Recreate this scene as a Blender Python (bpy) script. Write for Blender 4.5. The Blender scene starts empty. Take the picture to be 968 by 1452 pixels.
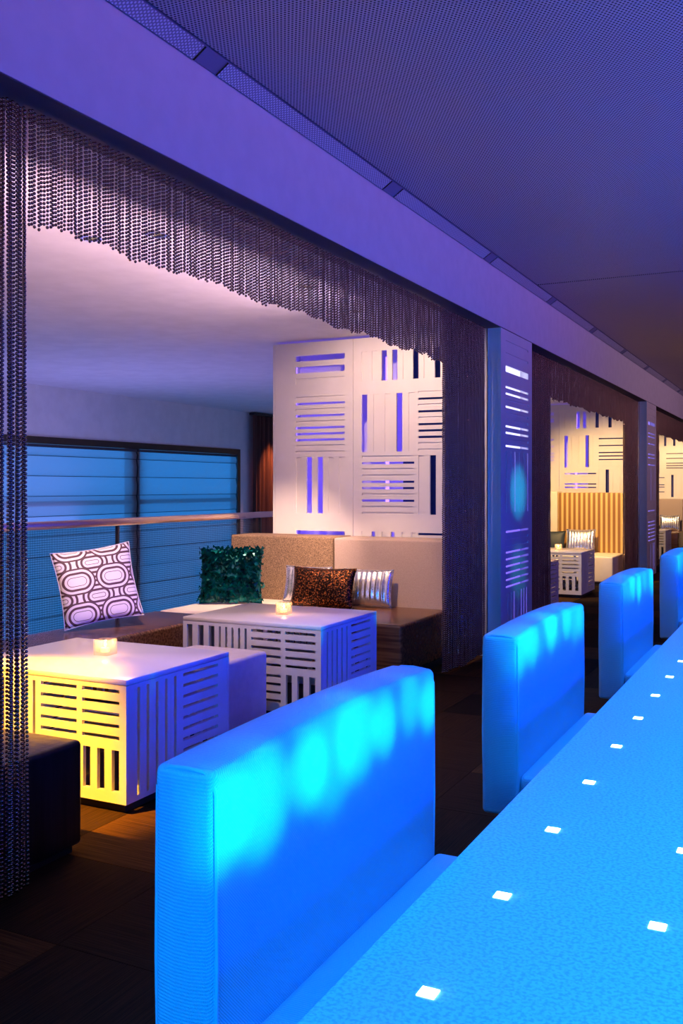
import bpy, bmesh, math, random
from mathutils import Vector, Matrix
random.seed(7)
scene = bpy.context.scene
COL = scene.collection
# ---------------------------------------------------------------- camera
FPX, VPX, HY, CAMZ = 1347.0, 1155.0, 690.0, 1.5
TH = math.atan((VPX - 484.0) / FPX)
cam = bpy.data.cameras.new('camera')
cam.sensor_fit = 'HORIZONTAL'; cam.sensor_width = 36.0
cam.lens = FPX / 968.0 * 36.0
cam.shift_y = -(726.0 - HY) / 968.0
cam.clip_start = 0.02; cam.clip_end = 200
camo = bpy.data.objects.new('camera', cam); COL.objects.link(camo)
camo.location = (0, 0, CAMZ); camo.rotation_euler = (math.pi / 2, 0, TH)
scene.camera = camo
# ---------------------------------------------------------------- world (dusk sky outside the window)
w = bpy.data.worlds.new('world'); scene.world = w; w.use_nodes = True
w.node_tree.nodes['Background'].inputs[0].default_value = (0.03, 0.30, 0.85, 1)
w.node_tree.nodes['Background'].inputs[1].default_value = 1.9
# ---------------------------------------------------------------- view
vs = scene.view_settings
vs.view_transform = 'Standard'; vs.look = 'None'; vs.gamma = 1.0; vs.use_curve_mapping = False
vs.exposure = 0.0
# ---------------------------------------------------------------- lights
def aim(o, target):
    o.rotation_euler = (Vector(target) - o.location).to_track_quat('-Z', 'Y').to_euler()
def area(name, loc, target, sx, sy, col, power, spread=180):
    l = bpy.data.lights.new(name, 'AREA'); l.shape = 'RECTANGLE'; l.size = sx; l.size_y = sy
    l.color = col; l.energy = power; l.spread = math.radians(spread)
    o = bpy.data.objects.new(name, l); COL.objects.link(o); o.location = loc; aim(o, target); return o
def spot(name, loc, target, col, power, deg, blend=0.6, rad=0.03, parent=None):
    l = bpy.data.lights.new(name, 'SPOT'); l.color = col; l.energy = power
    l.spot_size = math.radians(deg); l.spot_blend = blend; l.shadow_soft_size = rad
    o = bpy.data.objects.new(name, l); COL.objects.link(o); o.location = loc; aim(o, target); return o
WARM = (1.0, 0.58, 0.30); AMBER = (1.0, 0.41, 0.02); SOFT = (1.0, 0.63, 0.46)
VIOLET = (0.16, 0.13, 1.0); AZURE = (0.0, 0.34, 1.0); CYAN = (0.0, 0.85, 1.0)
# fill lamps added out of frame, standing in for unseen bar lamps
area('counter_fill', (0.25, 3.2, 3.3), (0.25, 3.2, 0), 0.5, 11.0, (0.0, 0.165, 1.0), 240, 80)  # added azure fill above the counter, no fixture
area('right_fill', (3.4, 5.0, 1.25), (-3.0, 5.0, 0.8), 11.0, 1.0, (0.0, 0.03, 1.0), 60, 120)  # added blue fill from the right for the chair faces
area('table_side_fill', (3.3, 4.0, 2.2), (-2.8, 4.0, 0.3), 6.5, 0.6, (0.0, 0.03, 1.0), 72, 50)  # added blue fill aimed at the table sides
area('chair_end_fill', (-0.3, -2.7, 1.3), (-0.6, 4.0, 0.8), 2.0, 1.0, (0.0, 0.26, 1.0), 24, 50)  # added azure fill from behind the camera for the chair ends
area('ceiling_fill', (2.6, 5.0, 2.75), (0.4, 5.0, 3.75), 13.0, 0.25, (0.62, 0.23, 1.0), 58, 75)  # added violet fill for beam and ceiling
area('far_fill', (2.4, 17.0, 2.6), (-0.6, 17.0, 3.3), 11.0, 0.25, (0.85, 0.46, 0.80), 46, 110)  # added pinkish fill for the far beam and pillar
# added fills without fixtures: violet at the lounge's open back, pink behind the beam
area('lounge_fill', (-7.2, 9.5, 0.2), (-6.4, 9.5, 3.0), 2.5, 9.0, (0.42, 0.30, 1.0), 105)
area('lounge_ceiling_fill', (-2.72, 4.0, 2.56), (-4.3, 4.0, 2.90), 5.2, 0.05, (1.0, 0.60, 0.68), 58, 80)  # added pink fill, brightens the front of the lounge ceiling
# ---------------------------------------------------------------- material helpers
def mat(name, col, rough=0.5, metal=0.0, spec=0.5, coat=0.0, emit=None, es=0.0):
    m = bpy.data.materials.new(name); m.use_nodes = True
    b = m.node_tree.nodes['Principled BSDF']
    b.inputs['Base Color'].default_value = (*col, 1); b.inputs['Roughness'].default_value = rough
    b.inputs['Metallic'].default_value = metal; b.inputs['Specular IOR Level'].default_value = spec
    b.inputs['Coat Weight'].default_value = coat
    if emit:
        b.inputs['Emission Color'].default_value = (*emit, 1); b.inputs['Emission Strength'].default_value = es
    return m
def N(m, t, **kw):
    n = m.node_tree.nodes.new(t)
    for k, v in kw.items():
        if k.startswith('i_'): n.inputs[int(k[2:])].default_value = v
        else: setattr(n, k, v)
    return n
def L(m, a, ao, b, bi): m.node_tree.links.new(a.outputs[ao], b.inputs[bi])
def bsdf(m): return m.node_tree.nodes['Principled BSDF']
def coords(m, scale=(1, 1, 1), rot=(0, 0, 0)):
    tc = N(m, 'ShaderNodeTexCoord'); mp = N(m, 'ShaderNodeMapping')
    mp.inputs['Scale'].default_value = scale; mp.inputs['Rotation'].default_value = rot
    L(m, tc, 'Object', mp, 'Vector'); return mp
def noise_col(m, c1, c2, scale=(1, 1, 1), ns=8.0, detail=4, lo=0.35, hi=0.65, bump=0.0, dist=0.01):
    mp = coords(m, scale); n = N(m, 'ShaderNodeTexNoise')
    n.inputs['Scale'].default_value = ns; n.inputs['Detail'].default_value = detail
    L(m, mp, 0, n, 'Vector')
    r = N(m, 'ShaderNodeValToRGB'); r.color_ramp.elements[0].position = lo; r.color_ramp.elements[1].position = hi
    r.color_ramp.elements[0].color = (*c1, 1); r.color_ramp.elements[1].color = (*c2, 1)
    L(m, n, 0, r, 0); L(m, r, 0, bsdf(m), 'Base Color')
    if bump:
        bp = N(m, 'ShaderNodeBump'); bp.inputs['Strength'].default_value = bump; bp.inputs['Distance'].default_value = dist
        L(m, n, 0, bp, 'Height'); L(m, bp, 0, bsdf(m), 'Normal')
    return m
def mathn(m, op, a, b=None, c=None):
    n = N(m, 'ShaderNodeMath', operation=op)
    for i, v in enumerate((a, b, c)):
        if v is None: continue
        if isinstance(v, (int, float)): n.inputs[i].default_value = v
        else: m.node_tree.links.new(v, n.inputs[i])
    return n.outputs[0]
def emis(name, col, s):
    m = bpy.data.materials.new(name); m.use_nodes = True; nt = m.node_tree
    nt.nodes.remove(bsdf(m)); e = N(m, 'ShaderNodeEmission')
    e.inputs[0].default_value = (*col, 1); e.inputs[1].default_value = s
    nt.links.new(e.outputs[0], nt.nodes['Material Output'].inputs[0]); return m

M = {}
M['white'] = noise_col(mat('white_lacquer', (.8, .77, .75), .38), (.78, .755, .735), (.83, .80, .78), ns=3)
M['white_top'] = mat('white_satin_top', (.80, .77, .76), .24, spec=.3)
M['plaster'] = noise_col(mat('plaster', (.7, .7, .7), .8), (.66, .65, .66), (.72, .71, .72), ns=5, bump=.05)
M['beam'] = noise_col(mat('beam_paint', (.7, .7, .7), .75), (.66, .65, .67), (.70, .69, .71), ns=9, bump=.03)
M['black'] = mat('black_metal', (.012, .012, .014), .35)
M['soffit'] = mat('soffit_shade', (.10, .075, .095), .7)  # dark tone that paints in the shade below the beam
M['dark_wall'] = mat('dark_wall', (.03, .028, .035), .8)
M['chrome'] = mat('chrome', (.75, .73, .72), .2, 1.0)
M['brass_rail'] = mat('rail_metal', (.72, .56, .46), .28, 1.0)
M['tube_violet'] = emis('violet_led', (.13, .065, 1.0), 8)
M['diff_white'] = emis('white_diffuser', (.62, .60, 1.0), 2.2)
M['diff_violet'] = emis('violet_diffuser', (.20, .13, 1.0), 1.5)
M['diff_lilac'] = emis('lilac_diffuser', (.30, .22, 1.0), 1.2)
M['navy_paint'] = mat('navy_paint', (.20, .19, .30), .6)
M['navy_core'] = mat('navy_core', (.04, .05, .22), .7)
M['led'] = emis('led_inlay', (.75, 1.0, 1.0), 9)
M['flame'] = emis('flame', (1.0, .55, .16), 40)
M['wax'] = mat('wax', (.9, .75, .5), .5, emit=(1, .5, .14), es=2.2)  # candle glow put into the wax as emission
M['lamp_lens'] = emis('lamp_lens', (1, .75, .5), .4)
M['base_dark'] = mat('plinth_dark', (.02, .017, .016), .6)
# carpet
def carpet(name, c1, c2):
    m = mat(name, c1, .95, spec=.1)
    return noise_col(m, c1, c2, scale=(1.2, 60, 1), ns=3, detail=6, bump=.5, dist=.004)
M['carpet_a'] = carpet('carpet_brown', (.040, .018, .005), (.105, .048, .013))
M['carpet_b'] = carpet('carpet_grey', (.020, .010, .004), (.044, .022, .008))
M['carpet_c'] = carpet('carpet_dark', (.008, .005, .003), (.016, .009, .004))
# perforated metal: staggered round holes, 18 mm pitch
def perforated(name, base, hole, pitch, rad, axis=(0, 1), rough=.55):
    m = mat(name, base, rough); tc = N(m, 'ShaderNodeTexCoord'); sp = N(m, 'ShaderNodeSeparateXYZ')
    L(m, tc, 'Object', sp, 0); u, v = sp.outputs[axis[0]], sp.outputs[axis[1]]
    ry = pitch * math.sqrt(3)
    def lat(off):
        a = mathn(m, 'MULTIPLY_ADD', u, 1 / pitch, 100.25 + off); b = mathn(m, 'MULTIPLY_ADD', v, 1 / ry, 100.25 + off)
        a = mathn(m, 'MULTIPLY', mathn(m, 'SUBTRACT', mathn(m, 'FRACT', a), .5), pitch)
        b = mathn(m, 'MULTIPLY', mathn(m, 'SUBTRACT', mathn(m, 'FRACT', b), .5), ry)
        return mathn(m, 'ADD', mathn(m, 'MULTIPLY', a, a), mathn(m, 'MULTIPLY', b, b))
    d = mathn(m, 'SQRT', mathn(m, 'MINIMUM', lat(0), lat(.5)))
    mr = N(m, 'ShaderNodeMapRange'); mr.inputs[1].default_value = rad * .85; mr.inputs[2].default_value = rad * 1.1
    m.node_tree.links.new(d, mr.inputs[0])
    mx = N(m, 'ShaderNodeMix', data_type='RGBA'); mx.inputs[6].default_value = (*hole, 1); mx.inputs[7].default_value = (*base, 1)
    L(m, mr, 0, mx, 0); m.node_tree.links.new(mx.outputs[2], bsdf(m).inputs['Base Color'])
    bp = N(m, 'ShaderNodeBump'); bp.inputs['Strength'].default_value = .4; bp.inputs['Distance'].default_value = .002
    L(m, mr, 0, bp, 'Height'); L(m, bp, 0, bsdf(m), 'Normal')
    return m
M['perf'] = perforated('perforated_ceiling', (.60, .50, .53), (.006, .006, .008), .018, .0052)
M['perf_strip'] = perforated('perforated_strip', (.30, .30, .36), (.75, .75, .85), .016, .005)
# woven upholstery: small basket weave
def weave(name, base, scale, rough=.4, depth=.5, dark=.75):
    m = mat(name, base, rough); tc = N(m, 'ShaderNodeTexCoord'); sp = N(m, 'ShaderNodeSeparateXYZ'); L(m, tc, 'Object', sp, 0)
    x, y, z = sp.outputs
    a = mathn(m, 'SINE', mathn(m, 'MULTIPLY', mathn(m, 'ADD', x, y), scale))
    b = mathn(m, 'SINE', mathn(m, 'MULTIPLY', mathn(m, 'ADD', z, x), scale))
    h = mathn(m, 'MULTIPLY_ADD', mathn(m, 'MULTIPLY', a, b), .5, .5)
    bp = N(m, 'ShaderNodeBump'); bp.inputs['Strength'].default_value = depth; bp.inputs['Distance'].default_value = .003
    m.node_tree.links.new(h, bp.inputs['Height']); L(m, bp, 0, bsdf(m), 'Normal')
    mx = N(m, 'ShaderNodeMix', data_type='RGBA'); mx.inputs[6].default_value = (*[c * dark for c in base], 1); mx.inputs[7].default_value = (*base, 1)
    m.node_tree.links.new(h, mx.inputs[0]); m.node_tree.links.new(mx.outputs[2], bsdf(m).inputs['Base Color'])
    return m
M['vinyl'] = weave('pale_blue_woven_vinyl', (.30, .72, .84), 1250, .42, .6, .74)
M['piping'] = mat('vinyl_piping', (.26, .62, .74), .45)
M['counter'] = noise_col(mat('speckled_stone', (.7, .7, .7), .30), (.20, .56, .66), (.30, .76, .86), ns=170, detail=3, lo=.38, hi=.55)
M['counter_body'] = mat('counter_body', (.10, .10, .12), .5)
M['brown_vinyl'] = noise_col(mat('brown_vinyl', (.1, .06, .04), .26), (.075, .030, .014), (.22, .10, .045), scale=(1.2, 26, 26), ns=2.2, detail=5, bump=.25, dist=.004)
M['black_vinyl'] = noise_col(mat('black_vinyl', (.02, .02, .02), .30), (.006, .005, .006), (.020, .015, .016), scale=(14, 14, 1), ns=1.5, bump=.3, dist=.01)
M['cream_vinyl'] = noise_col(mat('cream_vinyl', (.75, .66, .55), .5), (.72, .63, .52), (.78, .70, .60), ns=4)
M['beige'] = noise_col(mat('beige_linen', (.5, .42, .37), .85), (.36, .275, .25), (.44, .345, .31), ns=240, detail=2, bump=.12, dist=.003)
M['tweed'] = noise_col(mat('brown_tweed', (.2, .13, .08), .9), (.08, .05, .032), (.36, .235, .145), ns=190, detail=3, lo=.38, hi=.62, bump=.5, dist=.003)
M['grey_vinyl'] = noise_col(mat('pale_ottoman', (.62, .58, .58), .5), (.60, .56, .56), (.66, .62, .62), ns=20)
# striped golden velvet
def striped(name, c1, c2, k):
    m = mat(name, c1, .5); tc = N(m, 'ShaderNodeTexCoord'); sp = N(m, 'ShaderNodeSeparateXYZ'); L(m, tc, 'Object', sp, 0)
    s = mathn(m, 'MULTIPLY_ADD', mathn(m, 'SINE', mathn(m, 'MULTIPLY', sp.outputs[0], k)), .5, .5)
    s = mathn(m, 'POWER', s, 1.6)
    mx = N(m, 'ShaderNodeMix', data_type='RGBA'); mx.inputs[6].default_value = (*c1, 1); mx.inputs[7].default_value = (*c2, 1)
    m.node_tree.links.new(s, mx.inputs[0]); m.node_tree.links.new(mx.outputs[2], bsdf(m).inputs['Base Color'])
    return m
M['gold_stripe'] = striped('gold_stripe', (.24, .10, .02), (.80, .55, .20), 2 * math.pi / .078)
M['bead'] = mat('bead_metal', (.34, .22, .16), .17, 1.0)
M['drape'] = noise_col(mat('rust_drape', (.2, .07, .05), .8), (.13, .045, .035), (.26, .095, .065), scale=(1, 30, .3), ns=2)
M['teal'] = noise_col(mat('teal_satin', (.0, .12, .11), .26), (.0, .034, .036), (.0, .21, .20), ns=14)
M['teal'].node_tree.nodes['Principled BSDF'].inputs['Metallic'].default_value = .35
M['silver'] = noise_col(mat('silver_lame', (.7, .7, .75), .26, .9), (.55, .56, .62), (.85, .85, .9), ns=30)
M['copper'] = noise_col(mat('copper_sequin', (.3, .1, .04), .32, .85), (.012, .006, .005), (.55, .17, .045), scale=(1, 1, 1), ns=75, detail=2, lo=.50, hi=.74, bump=.8, dist=.006)
M['navy'] = mat('navy_velvet', (.008, .02, .035), .55)
def glass(name, tint=(1, 1, 1), gloss=.10, frost=0.0, fcol=(1, .9, .8)):
    m = bpy.data.materials.new(name); m.use_nodes = True; nt = m.node_tree; nt.nodes.remove(bsdf(m))
    tr = N(m, 'ShaderNodeBsdfTransparent'); tr.inputs[0].default_value = (*tint, 1)
    gl = N(m, 'ShaderNodeBsdfGlossy'); gl.inputs['Roughness'].default_value = .06
    tl = N(m, 'ShaderNodeBsdfTranslucent'); tl.inputs[0].default_value = (*fcol, 1)
    a = N(m, 'ShaderNodeMixShader'); a.inputs[0].default_value = frost; L(m, tr, 0, a, 1); L(m, tl, 0, a, 2)
    lw = N(m, 'ShaderNodeLayerWeight'); lw.inputs[0].default_value = .4
    k = mathn(m, 'MULTIPLY_ADD', mathn(m, 'POWER', lw.outputs['Facing'], 2.0), .5, gloss)
    mx = N(m, 'ShaderNodeMixShader'); nt.links.new(k, mx.inputs[0]); L(m, a, 0, mx, 1); L(m, gl, 0, mx, 2)
    L(m, mx, 0, nt.nodes['Material Output'], 0); return m
M['glass'] = glass('votive_glass', (.98, .93, .88), .06, .22)
M['pane'] = glass('window_pane', (.9, .95, 1), .04)
# sheer roman blind
def blind_mat():
    m = bpy.data.materials.new('sheer_blind'); m.use_nodes = True; nt = m.node_tree; nt.nodes.remove(bsdf(m))
    d = N(m, 'ShaderNodeBsdfDiffuse'); d.inputs[0].default_value = (.24, .20, .19, 1)
    t = N(m, 'ShaderNodeBsdfTranslucent'); t.inputs[0].default_value = (.55, .60, .62, 1)
    tp = N(m, 'ShaderNodeBsdfTransparent'); tp.inputs[0].default_value = (.8, .85, .9, 1)
    mp = coords(m, (1, 1, 1)); n = N(m, 'ShaderNodeTexNoise'); n.inputs['Scale'].default_value = 1.2; L(m, mp, 0, n, 'Vector')
    a = N(m, 'ShaderNodeMixShader'); a.inputs[0].default_value = .55; L(m, d, 0, a, 1); L(m, t, 0, a, 2)
    b = N(m, 'ShaderNodeMixShader'); b.inputs[0].default_value = .16; L(m, a, 0, b, 1); L(m, tp, 0, b, 2)
    L(m, b, 0, nt.nodes['Material Output'], 0); return m
M['blind'] = blind_mat()
M['batten'] = mat('blind_batten', (.03, .03, .04), .7)
# wire mesh of the balustrade
def mesh_mat():
    m = mat('wire_mesh', (.03, .03, .035), .5, .3); tc = N(m, 'ShaderNodeTexCoord'); sp = N(m, 'ShaderNodeSeparateXYZ'); L(m, tc, 'Object', sp, 0)
    f = lambda o: mathn(m, 'ABSOLUTE', mathn(m, 'SUBTRACT', mathn(m, 'FRACT', mathn(m, 'MULTIPLY_ADD', o, 1 / .017, 500.)), .5))
    k = mathn(m, 'GREATER_THAN', mathn(m, 'MAXIMUM', f(sp.outputs[1]), f(sp.outputs[2])), .42)
    m.node_tree.links.new(k, bsdf(m).inputs['Alpha']); return m
M['mesh'] = mesh_mat()
# geometric print of concentric arches
def arches():
    m = mat('arch_print', (.85, .80, .76), .6); tc = N(m, 'ShaderNodeTexCoord'); sp = N(m, 'ShaderNodeSeparateXYZ'); L(m, tc, 'Object', sp, 0)
    u, v = sp.outputs[0], sp.outputs[2]
    W, Hh, a, Rr = .27, .25, .035, .118
    def dist(offu, offv):
        cu = mathn(m, 'MULTIPLY', mathn(m, 'SUBTRACT', mathn(m, 'FRACT', mathn(m, 'MULTIPLY_ADD', u, 1 / W, 10 + offu)), .5), W)
        cv = mathn(m, 'MULTIPLY', mathn(m, 'SUBTRACT', mathn(m, 'FRACT', mathn(m, 'MULTIPLY_ADD', v, 1 / Hh, 10 + offv)), .5), Hh)
        e = mathn(m, 'MAXIMUM', mathn(m, 'SUBTRACT', mathn(m, 'ABSOLUTE', cu), a), 0.0)
        return mathn(m, 'SQRT', mathn(m, 'ADD', mathn(m, 'MULTIPLY', e, e), mathn(m, 'MULTIPLY', cv, cv)))
    d1 = dist(.1, .2); d2 = dist(.6, .7)
    inside = mathn(m, 'LESS_THAN', d1, .098)
    d = mathn(m, 'ADD', mathn(m, 'MULTIPLY', d1, inside), mathn(m, 'MULTIPLY', mathn(m, 'ADD', d2, .017), mathn(m, 'SUBTRACT', 1.0, inside)))
    ring = mathn(m, 'GREATER_THAN', mathn(m, 'FRACT', mathn(m, 'MULTIPLY', d, 1 / .034)), .52)
    ring = mathn(m, 'MULTIPLY', ring, mathn(m, 'GREATER_THAN', d, .03))
    mx = N(m, 'ShaderNodeMix', data_type='RGBA'); mx.inputs[6].default_value = (.88, .82, .80, 1); mx.inputs[7].default_value = (.10, .045, .05, 1)
    m.node_tree.links.new(ring, mx.inputs[0]); m.node_tree.links.new(mx.outputs[2], bsdf(m).inputs['Base Color'])
    return m
M['arches'] = arches()

# ---------------------------------------------------------------- object helpers
def thing(name, label, cat, loc=(0, 0, 0), rz=0.0, group=None):
    o = bpy.data.objects.new(name, None); COL.objects.link(o); o.empty_display_size = .1
    o.location = loc; o.rotation_euler = (0, 0, rz); tag(o, label, cat, group); return o
def tag(o, label=None, cat=None, group=None, kind=None):
    if label: o['label'] = label
    if cat: o['category'] = cat
    if group: o['group'] = group
    if kind: o['kind'] = kind
    return o
def link(name, me, m, parent=None, loc=(0, 0, 0), smooth=False):
    if m is not None and not me.materials: me.materials.append(m)
    if smooth:
        for p in me.polygons: p.use_smooth = True
    o = bpy.data.objects.new(name, me); COL.objects.link(o); o.location = loc
    if parent: o.parent = parent
    return o
def copy_tree(o, parent=None):
    c = o.copy(); COL.objects.link(c); c.parent = parent
    for ch in o.children: copy_tree(ch, c)
    return c
def rbox(x0, x1, y0, y1, z0, z1, bev=0.0, seg=2, name='box'):
    bm = bmesh.new(); bmesh.ops.create_cube(bm, size=1.0)
    for v in bm.verts:
        v.co = Vector(((x0 + x1) / 2 + v.co.x * (x1 - x0), (y0 + y1) / 2 + v.co.y * (y1 - y0), (z0 + z1) / 2 + v.co.z * (z1 - z0)))
    if bev: bmesh.ops.bevel(bm, geom=bm.edges[:], offset=bev, segments=seg, affect='EDGES', profile=.5)
    return fin(bm, name, bev > 0)
def fin(bm, name='m', smooth=False):
    bmesh.ops.recalc_face_normals(bm, faces=bm.faces[:])
    me = bpy.data.meshes.new(name); bm.to_mesh(me); bm.free()
    if smooth:
        for p in me.polygons: p.use_smooth = True
        try: me.set_sharp_from_angle(angle=math.radians(50))
        except Exception: pass
    return me
def cyl(r, z0, z1, seg=16, x=0, y=0, r2=None, axis='Z', name='cyl'):
    bm = bmesh.new()
    bmesh.ops.create_cone(bm, cap_ends=True, segments=seg, radius1=r, radius2=r if r2 is None else r2, depth=z1 - z0)
    for v in bm.verts:
        c = v.co + Vector((0, 0, (z0 + z1) / 2))
        if axis == 'Y': c = Vector((c.x, c.z, c.y))
        if axis == 'X': c = Vector((c.z, c.y, c.x))
        v.co = c + Vector((x, y, 0)) if axis == 'Z' else c
    return fin(bm, name, True)
def tube(pts, r, seg=6, closed=False, name='tube'):
    bm = bmesh.new(); P = [Vector(p) for p in pts]; n = len(P); rings = []
    for i, p in enumerate(P):
        a = P[i - 1] if (i > 0 or closed) else P[i]; b = P[(i + 1) % n] if (i < n - 1 or closed) else P[i]
        t = (b - a).normalized(); up = Vector((0, 0, 1)) if abs(t.z) < .9 else Vector((1, 0, 0))
        s = t.cross(up).normalized(); u = s.cross(t)
        rings.append([bm.verts.new(p + r * (math.cos(k * 2 * math.pi / seg) * s + math.sin(k * 2 * math.pi / seg) * u)) for k in range(seg)])
    for i in range(n if closed else n - 1):
        A, B = rings[i], rings[(i + 1) % n]
        for k in range(seg): bm.faces.new((A[k], A[(k + 1) % seg], B[(k + 1) % seg], B[k]))
    if not closed: bm.faces.new(rings[0]); bm.faces.new(rings[-1])
    return fin(bm, name, True)
def slot_panel(u0, u1, z0, z1, th, slots, groove=.010, name='panel', axis='Y', flip=False):
    """flat board with cut-through slots (t=1) and routed grooves (t=0). u along X (axis Y) or along Y (axis X)."""
    us = sorted({round(v, 4) for v in [u0, u1] + [c for s in slots for c in s[:2] if u0 < c < u1]})
    zs = sorted({round(v, 4) for v in [z0, z1] + [c for s in slots for c in s[2:4] if z0 < c < z1]})
    nu, nz = len(us) - 1, len(zs) - 1
    st = [[0.0] * nz for _ in range(nu)]
    for i in range(nu):
        um = (us[i] + us[i + 1]) / 2
        for j in range(nz):
            zm = (zs[j] + zs[j + 1]) / 2
            for s in slots:
                if s[0] < um < s[1] and s[2] < zm < s[3]: st[i][j] = None if s[4] else groove
    verts, faces, idx = [], [], {}
    def V(i, j, d):
        k = (i, j, round(d, 5))
        if k not in idx:
            idx[k] = len(verts); d2 = (th - d) if flip else d
            verts.append((us[i], d2, zs[j]) if axis == 'Y' else (-d2, us[i], zs[j]))
        return idx[k]
    for i in range(nu):
        for j in range(nz):
            d = st[i][j]
            if d is not None:
                faces.append((V(i, j, d), V(i + 1, j, d), V(i + 1, j + 1, d), V(i, j + 1, d)))
                faces.append((V(i, j, th), V(i, j + 1, th), V(i + 1, j + 1, th), V(i + 1, j, th)))
            for di, dj, e in ((-1, 0, ((i, j), (i, j + 1))), (1, 0, ((i + 1, j), (i + 1, j + 1))), (0, -1, ((i, j), (i + 1, j))), (0, 1, ((i, j + 1), (i + 1, j + 1)))):
                a, b = i + di, j + dj
                nb = st[a][b] if (0 <= a < nu and 0 <= b < nz) else None
                me_ = th if d is None else d; no = th if nb is None else nb
                if me_ < no:   # this cell is higher than its neighbour: wall from me_ to no
                    (p, q), (r, s) = e
                    faces.append((V(p, q, me_), V(r, s, me_), V(r, s, no), V(p, q, no)))
    me = bpy.data.meshes.new(name); me.from_pydata(verts, [], faces); me.update()
    bm = bmesh.new(); bm.from_mesh(me); bmesh.ops.recalc_face_normals(bm, faces=bm.faces[:]); bm.to_mesh(me); bm.free()
    return me

# ================================================================ SETTING
XC, XF, ZB, ZC, PER = -2.6, -2.47, 2.92, 3.44, 8.1
def struct(name, me, m, label=None, cat=None):
    o = link(name, me, m); o['kind'] = 'structure'
    if label: o['label'] = label
    if cat: o['category'] = cat
    return o
floor = struct('floor', rbox(-5.15, 3.7, -3, 27, -.20, -.008), M['base_dark'], 'dark striped carpet tile floor of the lounge', 'floor')
ceil = struct('ceiling', rbox(XF, 3.7, -3, 27, ZC + .012, ZC + .1), M['black'], 'perforated metal ceiling above the long counter', 'ceiling')
for i, (a, b) in enumerate(((-3, .98), (1.012, 9.0), (9.035, 17.1), (17.135, 27))):
    link('ceiling_panel', rbox(XF + .085, 3.7, a, b, ZC, ZC + .011), M['perf'], ceil)
struct('ceiling', rbox(-9.9, XF - .001, -3, 27, ZB, ZB + .1), M['plaster'], 'smooth plaster ceiling over the lounge booths', 'ceiling')
beam = struct('trim_1', rbox(XC - .12, XF, -3, 27, ZB - .012, ZC + .1), M['beam'], 'long painted beam running above the booth openings', 'beam')
struct('beam_shade', rbox(XC - .10, XF - .004, -3, 27, ZB - .016, ZB - .0125), M['soffit'], 'dark strip painting in the shade under the beam', 'trim')  # added sheet, darkens the underside in place of real shade
struct('wall_right', rbox(3.7, 3.8, -3, 27, -.2, 3.6), M['dark_wall'], 'dark wall on the far side of the walkway', 'wall')
struct('wall_back', rbox(-9.9, 3.8, -3.1, -3, -1.4, 3.6), M['dark_wall'], 'dark wall at the near end of the lounge', 'wall')
struct('wall_far', rbox(-9.9, 3.8, 27, 27.1, -1.4, 3.6), M['dark_wall'], 'dark wall at the far end of the lounge', 'wall')
# window wall (window opening Y 8.4..15.15, z -1.0..2.2)
WX = -9.7
wl = struct('wall_left', rbox(WX - .2, WX, -3, 8.4, -1.4, 2.95), M['plaster'], 'plaster wall around the wide blue window', 'wall')
link('wall_section', rbox(WX - .2, WX, 15.15, 27, -1.4, 2.95), M['plaster'], wl)
link('wall_section', rbox(WX - .2, WX, 8.4, 15.15, 2.2, 2.95), M['plaster'], wl)
link('wall_section', rbox(WX - .2, WX, 8.4, 15.15, -1.4, -1.0), M['plaster'], wl)
struct('floor', rbox(WX - .2, -5.15, -3, 27, -1.4, -1.3), M['plaster'], 'pale lower floor behind the balustrade', 'floor')
win = struct('window_1', rbox(WX - .12, WX + .03, 8.4, 15.15, 2.10, 2.20), M['black'], 'wide black framed window behind sheer roman blinds', 'window')
for y in (8.4, 15.05): link('frame_post', rbox(WX - .12, WX + .03, y, y + .10, -1.0, 2.10), M['black'], win)
link('sill', rbox(WX - .12, WX + .06, 8.5, 15.05, -1.0, -.9), M['black'], win)
for y in (11.98,): link('mullion', rbox(WX - .12, WX - .04, y, y + .28, -.9, 2.10), M['black'], win)
for z in (1.22,): link('transom', rbox(WX - .115, WX - .05, 8.5, 15.05, z, z + .07), M['black'], win)
for y0, y1 in ((8.5, 11.98), (12.26, 15.05)):
    link('pane', rbox(WX - .10, WX - .09, y0, y1, -.9, 2.10), M['pane'], win)
# carpet tiles
tile_me = {}
for k in 'abc': tile_me[k] = rbox(-.2985, .2985, -.2985, .2985, -.008, 0, 0, name='carpet_tile'); tile_me[k].materials.append(M['carpet_' + k])
rnd = random.Random(3)
for i in range(-4, 4):
    for j in range(-2, 34):
        x = -2.22 + .3 + .6 * i; y = 2.37 + .3 + .6 * j
        if x < -5.1 or (x > -1.0 and y > 9) or (x < -3 and y > 17) : continue
        o = bpy.data.objects.new('carpet_tile', tile_me[rnd.choice('aabbc')]); COL.objects.link(o); o.parent = floor
        o.location = (x, y, 0); o.rotation_euler = (0, 0, math.pi / 2 * ((i + j) % 2))
# linear grille between ceiling and beam
def prism(prof, y0, y1):
    bm = bmesh.new(); n = len(prof)
    A = [bm.verts.new((x, y0, z)) for x, z in prof]; B = [bm.verts.new((x, y1, z)) for x, z in prof]
    for k in range(n): bm.faces.new((A[k], A[(k + 1) % n], B[(k + 1) % n], B[k]))
    bm.faces.new(A); bm.faces.new(B); return fin(bm)
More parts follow.
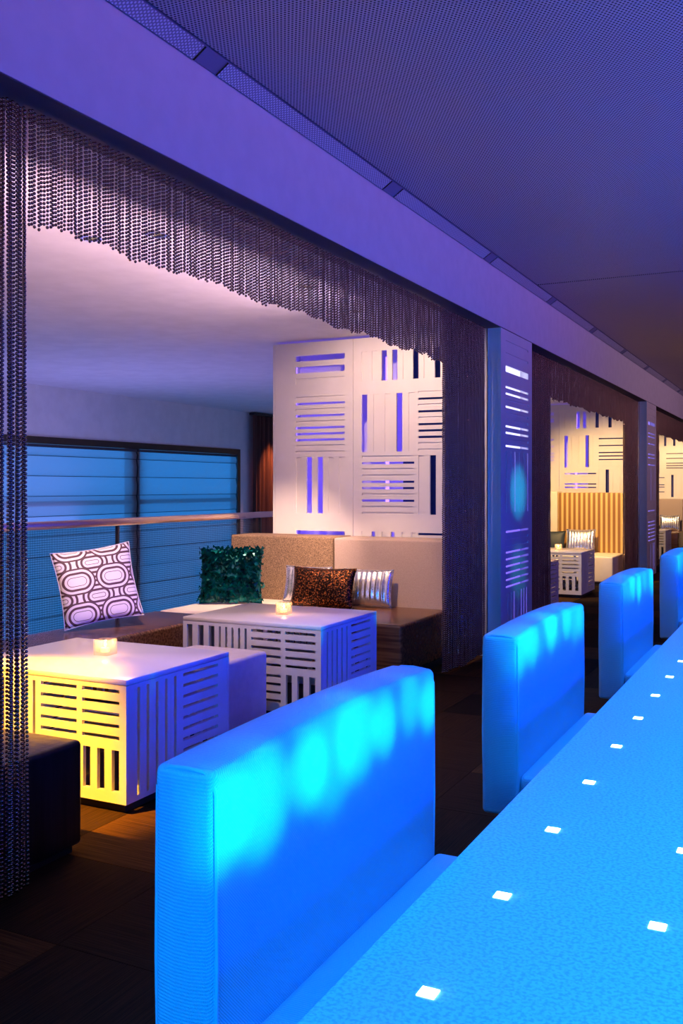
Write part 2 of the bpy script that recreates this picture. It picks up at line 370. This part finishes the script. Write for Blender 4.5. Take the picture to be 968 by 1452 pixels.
# continuous coved channel, with perforated covers clipped over it
struct('trim_2', prism([(.001, -.048), (.008, -.048), (.074, -.004), (.074, .012), (.001, .012)], -3, 27).copy(), M['navy_paint'], 'dark coved channel along the top of the beam', 'trim').location = (XF, 0, ZC)
def grille():
    t = thing('linear_grille', 'slim perforated grille strip where the ceiling meets the beam', 'grille', (XF, 0, ZC), 0, 'grille strips along the beam')
    link('cover', prism([(.009, -.049), (.012, -.052), (.0775, -.0085), (.0745, -.0055)], 0.0, 1.86), M['perf_strip'], t)
    for y in (-.012, 1.86):
        link('end_cap', prism([(.008, -.0495), (.012, -.0545), (.0795, -.010), (.0755, -.005)], y, y + .012), M['chrome'], t)
    return t
g0 = grille()
for k in range(-1, 12):
    o = g0 if k == -1 else copy_tree(g0); o.location.y = 3.46 + .19 + 2.05 * (k - 1)

# ================================================================ SLATTED DIVIDERS
def rowsH(x0, x1, top, kinds, pitch=.0585, h=.020):
    return [(x0, x1, round(top - k * pitch - h, 4), round(top - k * pitch, 4), int(c)) for k, c in enumerate(kinds) if c in '01']
SA = [(-1.935, -1.402, 2.718, 2.771, 1), (-1.935, -1.402, 2.603, 2.663, 1), (-1.935, -1.402, 2.497, 2.552, 0)]
SA += rowsH(-1.935, -1.402, 2.372, '0101010110'[:0] + '01010111' + '00')
SA += [(x, x + .058, 1.243, 1.785, t) for x, t in ((-1.931, 0), (-1.813, 1), (-1.694, 1), (-1.578, 0), (-1.460, 0))]
SA += [(-1.93, -1.402, 1.030, 1.074, 1)] + rowsH(-1.93, -1.402, .97, '01011010')
SB = [(x, x + .054, 2.49, 2.77, t) for x, t in ((-1.223, 0), (-1.117, 0), (-1.018, 1), (-.911, 1), (-.803, 0), (-.701, 1), (-.596, 0), (-.489, 1), (-.386, 0), (-.28, 0))]
SB += [(x, x + .058, 1.826, 2.366, t) for x, t in ((-1.223, 1), (-1.102, 0), (-.984, 0), (-.867, 1), (-.746, 0))]
SB += rowsH(-.651, -.15, 2.373, '0101011100')
SB += rowsH(-1.22, -.69, 1.789, '0100110100')
SB += [(x, x + .057, 1.244, 1.786, t) for x, t in ((-.648, 0), (-.535, 1), (-.415, 0), (-.303, 0))]
SB += [(-.651, -.15, 1.056, 1.076, 1)] + rowsH(-.651, -.15, 1.0175, '0101010')
SB += [(x, x + .033, .52, 1.080, t) for x, t in ((-1.223, 0), (-1.12, 1), (-1.015, 0), (-.922, 1), (-.819, 0), (-.72, 0))]
SP = [(.145, .89, z0, z0 + .020, t) for z0, t in ((2.79, 0), (2.68, 0), (2.382, 1), (2.324, 1), (2.266, 0), (2.206, 1), (2.147, 0), (2.088, 0), (2.031, 1), (1.973, 1), (1.913, 0), (1.855, 1))]
SP += [(.145, .89, 2.528, 2.585, 1)]
SP += [(x, x + .030, 1.265, 1.82, t) for x, t in ((.150, 0), (.296, 0), (.425, 1), (.568, 0), (.713, 0), (.855, 1))]
SP += [(.15, .895, z0, z0 + .019, t) for z0, t in ((1.084, 1), (1.022, 0), (.96, 0), (.898, 1), (.837, 1), (.774, 1), (.715, 1), (.652, 1), (.590, 1))]
SP += [(x, x + .034, .08, .54, t) for x, t in ((.189, 0), (.30, 0), (.392, 1), (.51, 0), (.632, 1), (.72, 1), (.81, 1))]
ZT = 2.900
def divider(y, label):
    t = thing('slatted_divider', label, 'divider', (XC, y, 0), 0, 'slatted dividers between the booths')
    W = M['white']
    for fl, yo in ((False, 0.0), (True, 1.0)):
        link('screen_panel', slot_panel(-2.165, -1.314, 0, ZT, .02, SA, flip=fl), W, t, (0, yo, 0))
        link('screen_panel', slot_panel(-1.310, -.022, 0, ZT, .02, SB, flip=fl), W, t, (0, yo, 0))
    link('end_board', rbox(-2.19, -2.168, 0, 1.02, 0, ZT), W, t)
    ps = slot_panel(.0, 1.02, 0, ZT, .02, SP, axis='X')
    link('pillar_panel', ps, W, t, (.13, 0, 0))
    for yo in (0.004, 1.0): link('pillar_side', rbox(-.018, .108, yo, yo + .016, 0, ZT), W, t)
    link('lit_edge_strip', rbox(.006, .016, -.020, .0035, 0, ZT), M['chrome'], t)  # added bright strip standing in for the lit edge of the pillar side
    link('column_core', rbox(-.85, -.05, .12, .90, 0, ZT), M['navy_core'], t)
    link('partition', rbox(-2.16, -.86, .50, .52, 0, ZT), W, t)
    for x, yy in ((-2.06, .22), (-1.09, .30), (-2.06, .80), (-1.09, .72)):
        if True:
            link('light_tube', cyl(.018, .25, 2.75, 10, x, yy), M['tube_violet'], t)
    link('diffuser', rbox(.02, .03, .06, .96, 1.845, 2.86), M['diff_white'], t)
    link('diffuser', rbox(.02, .03, .06, .96, .06, 1.835), M['diff_violet'], t)
    return t
d0 = divider(8.1, 'white slatted divider behind the beige and tweed banquette')
for y, lb in ((0.0, 'white slatted divider at the end of the bead curtain by the black ottoman'), (16.2, 'white slatted divider behind the gold striped banquette'), (24.3, 'white slatted divider at the far end of the booths')):
    c = copy_tree(d0); c.location.y = y; c['label'] = lb
    for ch in c.children:
        if ch.name.startswith('diffuser') and y > 10:
            ch.data = ch.data.copy(); ch.data.materials[0] = M['diff_lilac']

# ================================================================ BEAD CURTAINS (stuff)
def bead_group():
    ng = bpy.data.node_groups.new('beads', 'GeometryNodeTree')
    ng.interface.new_socket('Geometry', in_out='INPUT', socket_type='NodeSocketGeometry')
    ng.interface.new_socket('Geometry', in_out='OUTPUT', socket_type='NodeSocketGeometry')
    gi = ng.nodes.new('NodeGroupInput'); go = ng.nodes.new('NodeGroupOutput')
    ip = ng.nodes.new('GeometryNodeInstanceOnPoints'); ico = ng.nodes.new('GeometryNodeMeshIcoSphere')
    ico.inputs['Radius'].default_value = .0065; ico.inputs['Subdivisions'].default_value = 2
    sm = ng.nodes.new('GeometryNodeSetMaterial'); sm.inputs['Material'].default_value = M['bead']
    ss = ng.nodes.new('GeometryNodeSetShadeSmooth')
    ng.links.new(ico.outputs[0], ss.inputs[0]); ng.links.new(ss.outputs[0], sm.inputs[0])
    ng.links.new(gi.outputs[0], ip.inputs['Points']); ng.links.new(sm.outputs[0], ip.inputs['Instance'])
    ng.links.new(ip.outputs[0], go.inputs[0]); return ng
NG = bead_group()
def bead_points(y0, ya, yb, y1):
    P = []; r = random.Random(5); pz, py = .0156, .0157
    for layer, xo in ((0, 0.0), (1, -.02)):
        n = int((y1 - y0) / py); drift = 0.0
        for k in range(n):
            yy = y0 + (k + .5 * layer) * py + r.uniform(-.002, .002); xx = xo + r.uniform(-.003, .003)
            leg = yy < ya or yy > yb
            if layer and not leg: continue
            zb = (.012 + .022 * (.5 + .5 * math.sin(yy * 9)) + r.uniform(0, .012)) if leg else 2.478 + .010 * math.sin(yy * 7) + .008 * math.sin(yy * 23) + r.uniform(-.008, .008)
            drift += r.uniform(-.0025, .0032)
            z = ZB - .024 - (drift + (.5 * pz if (k + layer) % 2 else 0)) % pz; j = 0; sw = r.uniform(-.00012, .00012)
            while z > zb:
                P.append((xx + .001 * math.sin(z * 30 + k), yy + sw * j, z)); z -= pz; j += 1
    return P
bead_me = []
for lim in ((1.06, 2.63, 7.04, 8.06), (1.06, 2.26, 6.80, 8.06)):
    me = bpy.data.meshes.new('bead_curtain'); me.from_pydata(bead_points(*lim), [], []); me.materials.append(M['bead']); bead_me.append(me)
for k, lb in enumerate(('metal bead curtain framing the booth with the geometric white cushion', 'metal bead curtain framing the booth with the gold striped banquette', 'metal bead curtain framing the booth beyond the striped one')):
    o = bpy.data.objects.new('bead_curtain', bead_me[min(k, 1)]); COL.objects.link(o); o.location = (XC, PER * k, 0)
    md = o.modifiers.new('beads', 'NODES'); md.node_group = NG
    tag(o, lb, 'bead curtain', 'bead curtains of the booths', 'stuff')

# ================================================================ COUNTER
ct = thing('bar_counter', 'long speckled stone counter glowing blue with square light inlays', 'counter', (0, 0, 0))
CZ = .90
link('countertop', rbox(-.52, .58, .35, 9.0, CZ - .045, CZ, .004, 2), M['counter'], ct)
link('counter_body', rbox(-.08, .40, .5, 8.9, 0.08, CZ - .046), M['counter_body'], ct)
link('plinth', rbox(-.04, .36, .5, 8.9, 0, .079), M['black'], ct)
lm = rbox(-.0112, .0112, -.0112, .0112, 0, .0012, .0006, 1, 'light_inlay')
lm.materials.append(M['led'])
for ci, x in enumerate((-.410, -.192, .026, .244, .462)):
    for k in range(-1, 26): 
        o = bpy.data.objects.new('light_inlay', lm); COL.objects.link(o); o.parent = ct; o.location = (x, 1.053 + .2985 * k, CZ)

# ================================================================ BAR CHAIRS
def pad(x0, x1, y0, y1, z0, z1, nx, ny, nz, bev, crown=0.0, bulge=0.0):
    """upholstered block: rounded box with a slightly crowned top and full sides"""
    bm = bmesh.new(); hx, hy, hz = (x1 - x0) / 2, (y1 - y0) / 2, (z1 - z0) / 2
    c = Vector(((x0 + x1) / 2, (y0 + y1) / 2, (z0 + z1) / 2)); vm = {}
    def pt(a, b, g):
        p = Vector((a * hx, b * hy, g * hz)); q = Vector([max(-h + bev, min(h - bev, v)) for h, v in ((hx, p.x), (hy, p.y), (hz, p.z))])
        d = p - q
        if d.length > 1e-9: p = q + d.normalized() * bev
        if crown and g > 0: p.z += crown * (1 - b * b) * g * (1 - .5 * a * a)
        if bulge:
            if abs(a) > .99: p.x += math.copysign(bulge, a) * (1 - b * b) * (1 - g * g)
            if abs(b) > .99: p.y += math.copysign(bulge, b) * (1 - a * a) * (1 - g * g)
        return p + c
    def grid(n, fb):
        e = 2 * min(.45, bev / fb)
        inner = [-1 + e + (2 - 2 * e) * k / n for k in range(n + 1)]
        return [-1, -1 + e * .35, -1 + e * .7] + inner + [1 - e * .7, 1 - e * .35, 1]
    ga, gb, gc = grid(nx, hx * 2), grid(ny, hy * 2), grid(nz, hz * 2)
    def V(a, b, g):
        k = (round(a, 5), round(b, 5), round(g, 5))
        if k not in vm: vm[k] = bm.verts.new(pt(a, b, g))
        return vm[k]
    def face(A, B, f):
        for i in range(len(A) - 1):
            for j in range(len(B) - 1):
                vs_ = [f(A[i], B[j]), f(A[i + 1], B[j]), f(A[i + 1], B[j + 1]), f(A[i], B[j + 1])]
                try: bm.faces.new(vs_)
                except ValueError: pass
    for s in (-1, 1):
        face(gb, gc, lambda b, g: V(s, b, g)); face(ga, gc, lambda a, g: V(a, s, g)); face(ga, gb, lambda a, b: V(a, b, s))
    me = fin(bm, 'pad', True)
    for p in me.polygons: p.use_smooth = True
    return me
def chair():
    t = thing('bar_chair', 'wide bar chair with slab back', 'bar chair', (-.80, 0, 0))
    # local x: back slab -.058...05, seat towards the counter; local y 0...86
    bk = link('backrest', pad(-.058, .050, 0, .86, .562, 1.075, 3, 10, 8, .014, .016, .006), M['vinyl'], t)
    link('seat', pad(.052, .46, .004, .856, .575, .684, 4, 8, 2, .018, .004, 0), M['vinyl'], t)
    for y in (.006, .854):
        s = -1 if y < .1 else 1
        zt = 1.0745
        pts = [(-.051, y, .575), (-.0555, y, .80), (-.053, y, 1.045), (-.045, y, zt - .008), (-.03, y, zt - .001), (0, y, zt), (.028, y, zt - .003), (.041, y, zt - .012), (.0465, y, zt - .030), (.0485, y, .80), (.045, y, .575)]
        link('piping', tube(pts, .0035, 6), M['piping'], bk)
    link('seat_frame', rbox(.06, .40, .08, .78, .545, .574, .004, 1), M['black'], t)
    link('pole', cyl(.03, .021, .544, 16, .22, .43), M['chrome'], t)
    link('foot_rest', tube([(.20, .20, .26), (.42, .20, .26), (.42, .66, .26), (.20, .66, .26)], .011, 8, True), M['chrome'], t)
    link('foot_rest_bracket', rbox(.19, .25, .20, .66, .25, .27), M['chrome'], t)
    link('base_plate', rbox(.02, .42, .15, .71, 0, .02, .006, 2), M['chrome'], t)
    return t
c0 = chair()
for k, (y, lb) in enumerate(((1.11, 'blue-lit slab-backed bar chair first in the row, beside the booth with the black ottoman'), (2.625, 'blue-lit slab-backed bar chair second in the row from the black ottoman'), (4.27, 'blue-lit slab-backed bar chair third in the row from the black ottoman'), (6.12, 'blue-lit slab-backed bar chair last in the row, farthest from the black ottoman'))):
    c = c0 if k == 0 else copy_tree(c0); c.location = (-.80, y, 0); c['label'] = lb; c['group'] = 'bar chairs along the counter'
    c.scale.z = 1.022 if k == 0 else 1.0
# narrow pin spots added out of frame to light chair backs and pillar
pr_ = random.Random(4)
for y in (1.11, 2.625, 4.27, 6.12):
    for k in range(8):
        yy = y + .03 + .113 * k + pr_.uniform(-.025, .025)
        spot('added_pin_spot', (1.6, yy - .10, 1.52), (-.75, yy, 1.055 + pr_.uniform(-.03, .012)), CYAN, pr_.choice((140, 260, 420, 520)), pr_.uniform(3.4, 5.6), 1.0, .02)
spot('added_pin_spot', (2.0, 6.5, 1.5), (XF, 8.65, 1.45), (0, .6, 1), 700, 7, 1.0, .02)
spot('added_pin_spot', (2.0, 6.5, 1.5), (XF, 8.65, .72), (0, .8, .6), 160, 7, 1.0, .02)

# ================================================================ TABLES
TW, TD = 1.06, .85
SF = [(x, x + .046, .30, .567, 1) for x in (.031, .122, .209)] + [(x, x + .017, .30, .567, 1) for x in (.289, .340, .390, .441, .492)]
for k in range(5): SF += [(.543, .767, .549 - .0535 * k, .568 - .0535 * k, 1), (.799, 1.020, .549 - .0535 * k, .568 - .0535 * k, 1)]
SF += [(x, x + .043, .098, .289, 1) for x in (.806, .890, .976)]
for k in range(4): SF += [(.543, .767, .265 - .0535 * k, .284 - .0535 * k, 1), (.031, .511, .255 - .0535 * k, .274 - .0535 * k, 1)]
SS = [(y, y + .019, .068, .570, 1) for y in (.08, .150, .219, .290, .363)]
for k in range(10): SS += [(.437, .745, .556 - .0535 * k, .571 - .0535 * k, 1)]
def table(x, y, label):
    t = thing('slatted_table', label, 'table', (x, y, 0), 0, 'slatted white booth tables')
    W = M['white']; z0, z1 = .045, .588
    link('tabletop', rbox(0, TW, 0, TD, .590, .616, .002, 1), M['white_top'], t)
    link('front_panel', slot_panel(0, TW, z0, z1, .02, SF), W, t)
    link('rear_panel', slot_panel(0, TW, z0, z1, .02, SF, flip=True), W, t, (0, TD - .02, 0))
    sp = slot_panel(.021, TD - .021, z0, z1, .02, SS, axis='X')
    link('side_panel', sp, W, t, (TW, 0, 0))
    link('side_panel', sp, W, t, (.02, 0, 0))
    link('plinth', rbox(.03, TW - .03, .03, TD - .03, 0, .0445), M['base_dark'], t)
    return t
t1 = table(-3.87, 3.44, 'white slatted cube table beside the black ottoman, lit amber at its foot')
def tcopy(x, y, lb):
    c = copy_tree(t1); c.location = (x, y, 0); c['label'] = lb; return c
tcopy(-3.85, 5.31, 'white slatted cube table in front of the teal ruffled cushion')
tcopy(-3.86, 12.83, 'white slatted cube table in front of the gold striped banquette')
tcopy(-3.85, 10.67, 'white slatted cube table beside the slatted pillar, standing apart from the gold striped banquette')
tcopy(-3.74, 19.95, 'white slatted cube table beyond the second pillar')

# ---------------------------------------------------------------- votive candles
def votive(x, y, z, label):
    t = thing('candle_holder', label, 'candle holder', (x, y, z), .12, 'glass candle holders on the tables')
    s, h = .044, .082
    bm = bmesh.new()
    def ring(r, zz): return [bm.verts.new((a * r, b * r, zz)) for a, b in ((-1, -1), (1, -1), (1, 1), (-1, 1))]
    o0, o1, i1, i0 = ring(s, .001), ring(s, h), ring(s - .008, h), ring(s - .008, .014)
    for A, B in ((o0, o1), (o1, i1), (i1, i0)):
        for k in range(4): bm.faces.new((A[k], A[(k + 1) % 4], B[(k + 1) % 4], B[k]))
    bm.faces.new(o0); bm.faces.new(i0)
    bmesh.ops.bevel(bm, geom=bm.edges[:], offset=.002, segments=2, affect='EDGES')
    link('glass', fin(bm, 'glass', True), M['glass'], t)
    wx = link('wax', cyl(.024, .015, .036, 16), M['wax'], t)
    bm = bmesh.new(); bmesh.ops.create_uvsphere(bm, u_segments=10, v_segments=8, radius=.007)
    for v in bm.verts: v.co = Vector((v.co.x * (1 - max(0, v.co.z) * 60), v.co.y * (1 - max(0, v.co.z) * 60), v.co.z * 2.0 + .056))
    link('flame', fin(bm, 'flame', True), M['flame'], wx)
    l = bpy.data.lights.new('candle_light', 'POINT'); l.color = (1, .48, .16); l.energy = 1.6; l.shadow_soft_size = .012
    o = bpy.data.objects.new('candle_light', l); COL.objects.link(o); o.location = (x, y, z + .10)
    return t
TZ = .6165
votive(-3.34, 3.92, TZ, 'square glass candle holder on the table by the black ottoman')
votive(-3.29, 5.71, TZ, 'square glass candle holder on the table by the teal cushion')
votive(-3.20, 13.2, TZ, 'square glass candle holder on the table by the gold striped banquette')

# ================================================================ BANQUETTES
def bench(x0, x1, y0, y1, m, label, group=None, bev=.025, rounded=None):
    t = thing('banquette', label, 'banquette', ((x0 + x1) / 2, (y0 + y1) / 2, 0), 0, group)
    hx, hy = (x1 - x0) / 2, (y1 - y0) / 2
    link('plinth', rbox(-hx + .04, hx - .04, -hy + .04, hy - .04, 0, .059), M['base_dark'], t)
    link('seat', pad(-hx, hx, -hy, hy, .06, .45, 6, 6, 3, bev, .004), m, t)
    return t, hx, hy
def back(t, x0, x1, y0, y1, z0, z1, m, name='backrest'):
    L0 = t.location
    return link(name, pad(x0 - L0.x, x1 - L0.x, y0 - L0.y, y1 - L0.y, z0, z1, 8, 2, 6, .018, .004), m, t)
# booth with the geometric cushion
b1, _, _ = bench(-5.0, -4.34, 2.3, 6.50, M['brown_vinyl'], 'brown streaked bench seat along the mesh balustrade')
b2, _, _ = bench(-4.98, -3.905, 6.51, 7.655, M['cream_vinyl'], 'cream corner seat with brown tweed backrest')
back(b2, -5.0, -3.905, 7.66, 8.07, .06, 1.04, M['tweed'])
b3, _, _ = bench(-3.895, -2.79, 6.62, 7.655, M['brown_vinyl'], 'brown streaked bench seat with beige linen backrest')
back(b3, -3.895, -2.81, 7.66, 8.07, .06, 1.035, M['beige'])
# booth with the gold stripes
b4, _, _ = bench(-3.74, -2.70, 14.5, 15.40, M['cream_vinyl'], 'cream bench seat with tall gold striped backrest')
back(b4, -3.74, -2.70, 15.405, 15.75, .06, 1.40, M['gold_stripe'])
b5, _, _ = bench(-5.0, -3.75, 14.5, 15.40, M['cream_vinyl'], 'cream bench seat with plain cream backrest')
back(b5, -5.0, -3.75, 15.405, 15.75, .06, 1.42, M['cream_vinyl'])
# last booth
b6, _, _ = bench(-3.9, -2.79, 22.8, 23.85, M['brown_vinyl'], 'brown bench seat with beige backrest in the last booth')
back(b6, -3.9, -2.81, 23.86, 24.26, .06, 1.2, M['beige'])

# ================================================================ OTTOMANS
def ottoman(x0, x1, y0, y1, m, label):
    t = thing('ottoman', label, 'ottoman', ((x0 + x1) / 2, (y0 + y1) / 2, 0))
    hx, hy = (x1 - x0) / 2, (y1 - y0) / 2
    link('body', pad(-hx, hx, -hy, hy, .03, .458, 5, 5, 4, .022, .006, .003), m, t)
    link('plinth', rbox(-hx + .03, hx - .03, -hy + .03, hy - .03, 0, .03), M['base_dark'], t)
    return t
ottoman(-3.66, -3.11, 4.64, 5.19, M['grey_vinyl'], 'pale cube ottoman between the two slatted tables')
ottoman(-3.27, -2.70, 2.45, 3.03, M['black_vinyl'], 'black vinyl cube ottoman behind the bead curtain')

# ================================================================ CUSHIONS
def pillow_mesh(w, h, t, n=28, disp=None):
    bm = bmesh.new(); G = {}
    for s in (-1, 1):
        for i in range(n + 1):
            for j in range(n + 1):
                a, b = -1 + 2 * i / n, -1 + 2 * j / n
                edge = i in (0, n) or j in (0, n)
                if edge and s == 1: G[s, i, j] = G[-1, i, j]; continue
                x = a * w / 2 * (1 - .07 * (1 - b * b)); z = b * h / 2 * (1 - .07 * (1 - a * a))
                k = ((1 - a * a) * (1 - b * b)) ** .42
                y = s * t / 2 * k
                if disp: y += s * disp(a, b) * min(1, k * 3)
                G[s, i, j] = bm.verts.new((x, y, z))
        for i in range(n):
            for j in range(n): bm.faces.new((G[s, i, j], G[s, i + 1, j], G[s, i + 1, j + 1], G[s, i, j + 1]))
    me = fin(bm, 'cushion', False)
    for p in me.polygons: p.use_smooth = True
    return me
def place(o, bottom, right, up):
    """bottom: world point of the middle of the lower edge; front is local -Y"""
    r = Vector(right).normalized(); u = Vector(up); u = (u - r * u.dot(r)).normalized(); b = u.cross(r)   # local y = up x right -> pointing back
    R = Matrix((r, b, u)).transposed()
    if R.determinant() < 0: R = Matrix((r, -b, u)).transposed()
    o.matrix_world = Matrix.Translation(Vector(bottom)) @ R.to_4x4()
def cushion(name, w, h, t, m, label, bottom, right, up, group=None, disp=None, seam=None):
    o = thing(name, label, 'cushion', group=group)
    me = pillow_mesh(w, h, t, disp=disp)
    me.transform(Matrix.Translation((0, 0, h / 2)))
    cv = link('cover', me, m, o)
    pts = []
    for k in range(64):
        q = k / 16; s = q % 1 * 2 - 1; side = int(q)
        a, b = ((s, -1), (1, s), (-s, 1), (-1, -s))[side]
        pts.append((a * w / 2 * (1 - .07 * (1 - b * b)), 0, b * h / 2 * (1 - .07 * (1 - a * a)) + h / 2))
    link('seam', tube(pts, .004, 6, True), seam or m, cv)
    place(o, bottom, right, up); return o
cushion('cushion', .60, .57, .15, M['arches'], 'white square cushion with brown concentric arch print, leaning on the balustrade',
        (-4.67, 5.48, .500), (.30, .50, .070), (-.12, .07, .52), seam=M['white'])
tc_ = cushion('cushion', .56, .50, .14, M['teal'], 'teal satin cushion covered in ruffles, leaning in the corner',
        (-4.66, 7.14, .458), (.80, .42, 0), (-.03, .14, .5))
# ruffles: short crumpled ribbons standing off the cover
bm = bmesh.new(); r = random.Random(11)
for row in range(13):
    for c in range(15):
        a = -1 + 2 * (c + r.uniform(.1, .9)) / 15; b = -1 + 2 * (row + r.uniform(.2, .8)) / 13
        k = max(0.0, (1 - a * a) * (1 - b * b)) ** .42
        base = Vector((a * .28 * (1 - .07 * (1 - b * b)), -.07 * k, .25 + b * .25)); ln = r.uniform(.05, .09); ang = r.uniform(-.5, .5)
        prev = None; ph = r.uniform(0, 6)
        for s in range(6):
            f = s / 5 - .5; wob = .012 * math.sin(ph + f * 9)
            p = base + Vector((f * ln * math.cos(ang), -.001, f * ln * math.sin(ang) + wob))
            q = p + Vector((r.uniform(-.006, .006), -.030 - .014 * math.cos(f * 5), .014 + r.uniform(-.010, .014)))
            vv = (bm.verts.new(p), bm.verts.new(q))
            if prev: bm.faces.new((prev[0], vv[0], vv[1], prev[1]))
            prev = vv
ro = link('ruffles', fin(bm, 'ruffles', False), M['teal'], tc_, smooth=True); ro['kind'] = 'stuff'
pleat = lambda a, b: .010 * math.sin(a * 30)
cushion('cushion', .46, .33, .12, M['silver'], 'silver pleated cushion half hidden on the tweed side of the copper cushion',
        (-4.10, 7.50, .458), (1, .04, 0), (0, .12, .5), 'silver pleated cushions', disp=pleat)
cushion('cushion', .46, .33, .12, M['silver'], 'silver pleated cushion leaning on the beige backrest beside the copper cushion',
        (-3.48, 7.46, .458), (1, .10, .0), (.02, .12, .5), 'silver pleated cushions', disp=pleat)
cushion('cushion', .60, .35, .13, M['copper'], 'dark copper sequinned cushion leaning between two silver cushions',
        (-3.79, 7.20, .462), (1, .02, 0.0), (.05, .14, .5))
cushion('cushion', .46, .34, .13, M['navy'], 'dark navy cushion on the cream bench behind the table candle',
        (-3.80, 15.12, .458), (1, 0, 0), (0, .14, .5))
cushion('cushion', .46, .38, .13, M['silver'], 'silver pleated cushion leaning on the gold striped backrest',
        (-3.33, 15.15, .458), (1, .05, 0), (.02, .16, .5), disp=pleat)
cushion('cushion', .46, .34, .13, M['navy'], 'dark navy cushion in the last booth',
        (-3.55, 23.55, .458), (1, 0, 0), (0, .14, .5))
cushion('cushion', .46, .38, .13, M['silver'], 'silver pleated cushion in the last booth',
        (-3.08, 23.60, .458), (1, .05, 0), (.02, .16, .5), disp=pleat)

# ================================================================ BALUSTRADE
bl = thing('balustrade', 'mesh balustrade with flat metal handrail behind the brown bench', 'balustrade', (-5.06, 0, 0))
link('handrail', rbox(-.03, .03, .5, 16, 1.185, 1.243, .004, 1), M['brass_rail'], bl)
for k in range(8): 
    y = 6.085 - 2.21 * 2 + 2.21 * k
    link('post', rbox(-.012, .012, y - .012, y + .012, 0, 1.184), M['black'], bl)
for k in range(7):
    y = 6.085 - 2.21 * 2 + 2.21 * k
    link('mesh_panel', rbox(-.002, .002, y + .013, y + 2.197, .03, 1.183), M['mesh'], bl)
# ================================================================ ROMAN BLINDS
for y0, y1, lb in ((8.56, 12.10, 'sheer blue-lit roman blind behind the geometric cushion'), (12.14, 15.02, 'sheer blue-lit roman blind beside the rust drape')):
    t = thing('roman_blind', lb, 'blind', (WX, y0, 0), 0, 'roman blinds in the wide window')
    link('head_rail', rbox(.0, .035, 0, y1 - y0, 2.055, 2.095), M['batten'], t)
    zz = 2.054
    for k in range(11):
        z2 = zz - (.12 if k == 0 else .285)
        bm = bmesh.new(); w_ = y1 - y0; pr = [(.010, zz), (.030, zz - (zz - z2) * .45), (.022, z2 + .012), (.012, z2 + .002)]
        A = [bm.verts.new((x, 0, z)) for x, z in pr]; B = [bm.verts.new((x, w_, z)) for x, z in pr]
        for q in range(3): bm.faces.new((A[q], A[q + 1], B[q + 1], B[q]))
        fo = link('fold', fin(bm, 'fold', True), M['blind'], t)
        link('batten', rbox(.008, .024, 0, w_, z2 - .004, z2 + .004), M['batten'], fo)
        zz = z2
# ================================================================ DRAPE
bm = bmesh.new(); prev = None
for k in range(121):
    f = k / 120; y = 15.42 + 1.5 * f; x = WX + .14 + .05 * math.sin(f * 60) + .02 * math.sin(f * 23)
    vv = [bm.verts.new((x + .25 * 0, y, z)) for z in (2.86, 1.6, .2, -1.28)]
    if prev:
        for q in range(3): bm.faces.new((prev[q], vv[q], vv[q + 1], prev[q + 1]))
    prev = vv
bmesh.ops.solidify(bm, geom=bm.faces[:], thickness=.004)
dr = thing('drape', 'rust brown pleated drape hanging beside the window', 'curtain', (WX + .14, 16.1, -1.29))
me = fin(bm, 'drape', True); me.transform(Matrix.Translation((-(WX + .14), -16.1, 1.29)))
link('fabric', me, M['drape'], dr)
link('track', rbox(-.06, .06, -.72, .85, 4.152, 4.195), M['black'], dr)

# ================================================================ DOWNLIGHTS
def downlight(x, y, target, col, power, deg, label, blend=.7):
    t = thing('downlight', label, 'downlight', (x, y, ZB), 0, 'recessed downlights of the booths')
    bm = bmesh.new(); seg = 24; rr = [(.050, -.002), (.062, -.012), (.048, -.012), (.042, -.002)]
    R_ = [[bm.verts.new((a * math.cos(2 * math.pi * k / seg), a * math.sin(2 * math.pi * k / seg), z)) for k in range(seg)] for a, z in rr]
    for q in range(3):
        for k in range(seg): bm.faces.new((R_[q][k], R_[q][(k + 1) % seg], R_[q + 1][(k + 1) % seg], R_[q + 1][k]))
    link('trim_ring', fin(bm, 'ring', True), M['chrome'], t)
    link('lens', cyl(.040, -.004, -.002, 20), M['lamp_lens'], t)
    spot('downlight_lamp', (x, y, ZB - .02), target, col, power, deg, blend, .03)
downlight(-3.70, 6.30, (-4.62, 7.55, .60), SOFT, 600, 50, 'downlight above the second slatted table')
downlight(-3.68, 4.2, (-4.85, 5.80, .72), SOFT, 400, 26, 'downlight above the bench with the geometric cushion')
downlight(-3.70, 2.0, (-3.36, 3.34, .08), AMBER, 2700, 29, 'downlight above the black ottoman')
downlight(-3.2, 5.9, (-3.55, 7.5, .65), WARM, 300, 40, 'downlight above the copper cushion')
downlight(-3.3, 4.3, (-3.4, 4.7, 0), SOFT, 150, 80, 'downlight above the first slatted table')
downlight(-3.3, 6.9, (-3.6, 8.1, 2.0), SOFT, 110, 110, 'downlight above the beige backrest', .9)
downlight(-3.3, 13.2, (-3.2, 15.6, 1.1), (1, .60, .22), 700, 70, 'downlight above the table by the gold striped banquette')
downlight(-3.6, 11.6, (-3.4, 13.2, .5), (1, .66, .34), 320, 60, 'downlight above the table standing apart from the striped banquette')
downlight(-3.3, 21.5, (-3.1, 24.1, 1.2), (1, .62, .28), 600, 70, 'downlight above the last booth')
downlight(-3.3, 18.6, (-3.2, 20.1, .4), (1, .62, .28), 200, 60, 'downlight above the table in the last booth')
downlight(-9.0, 15.9, (-9.55, 16.1, .9), (1, .35, .12), 380, 55, 'downlight in front of the rust drape')
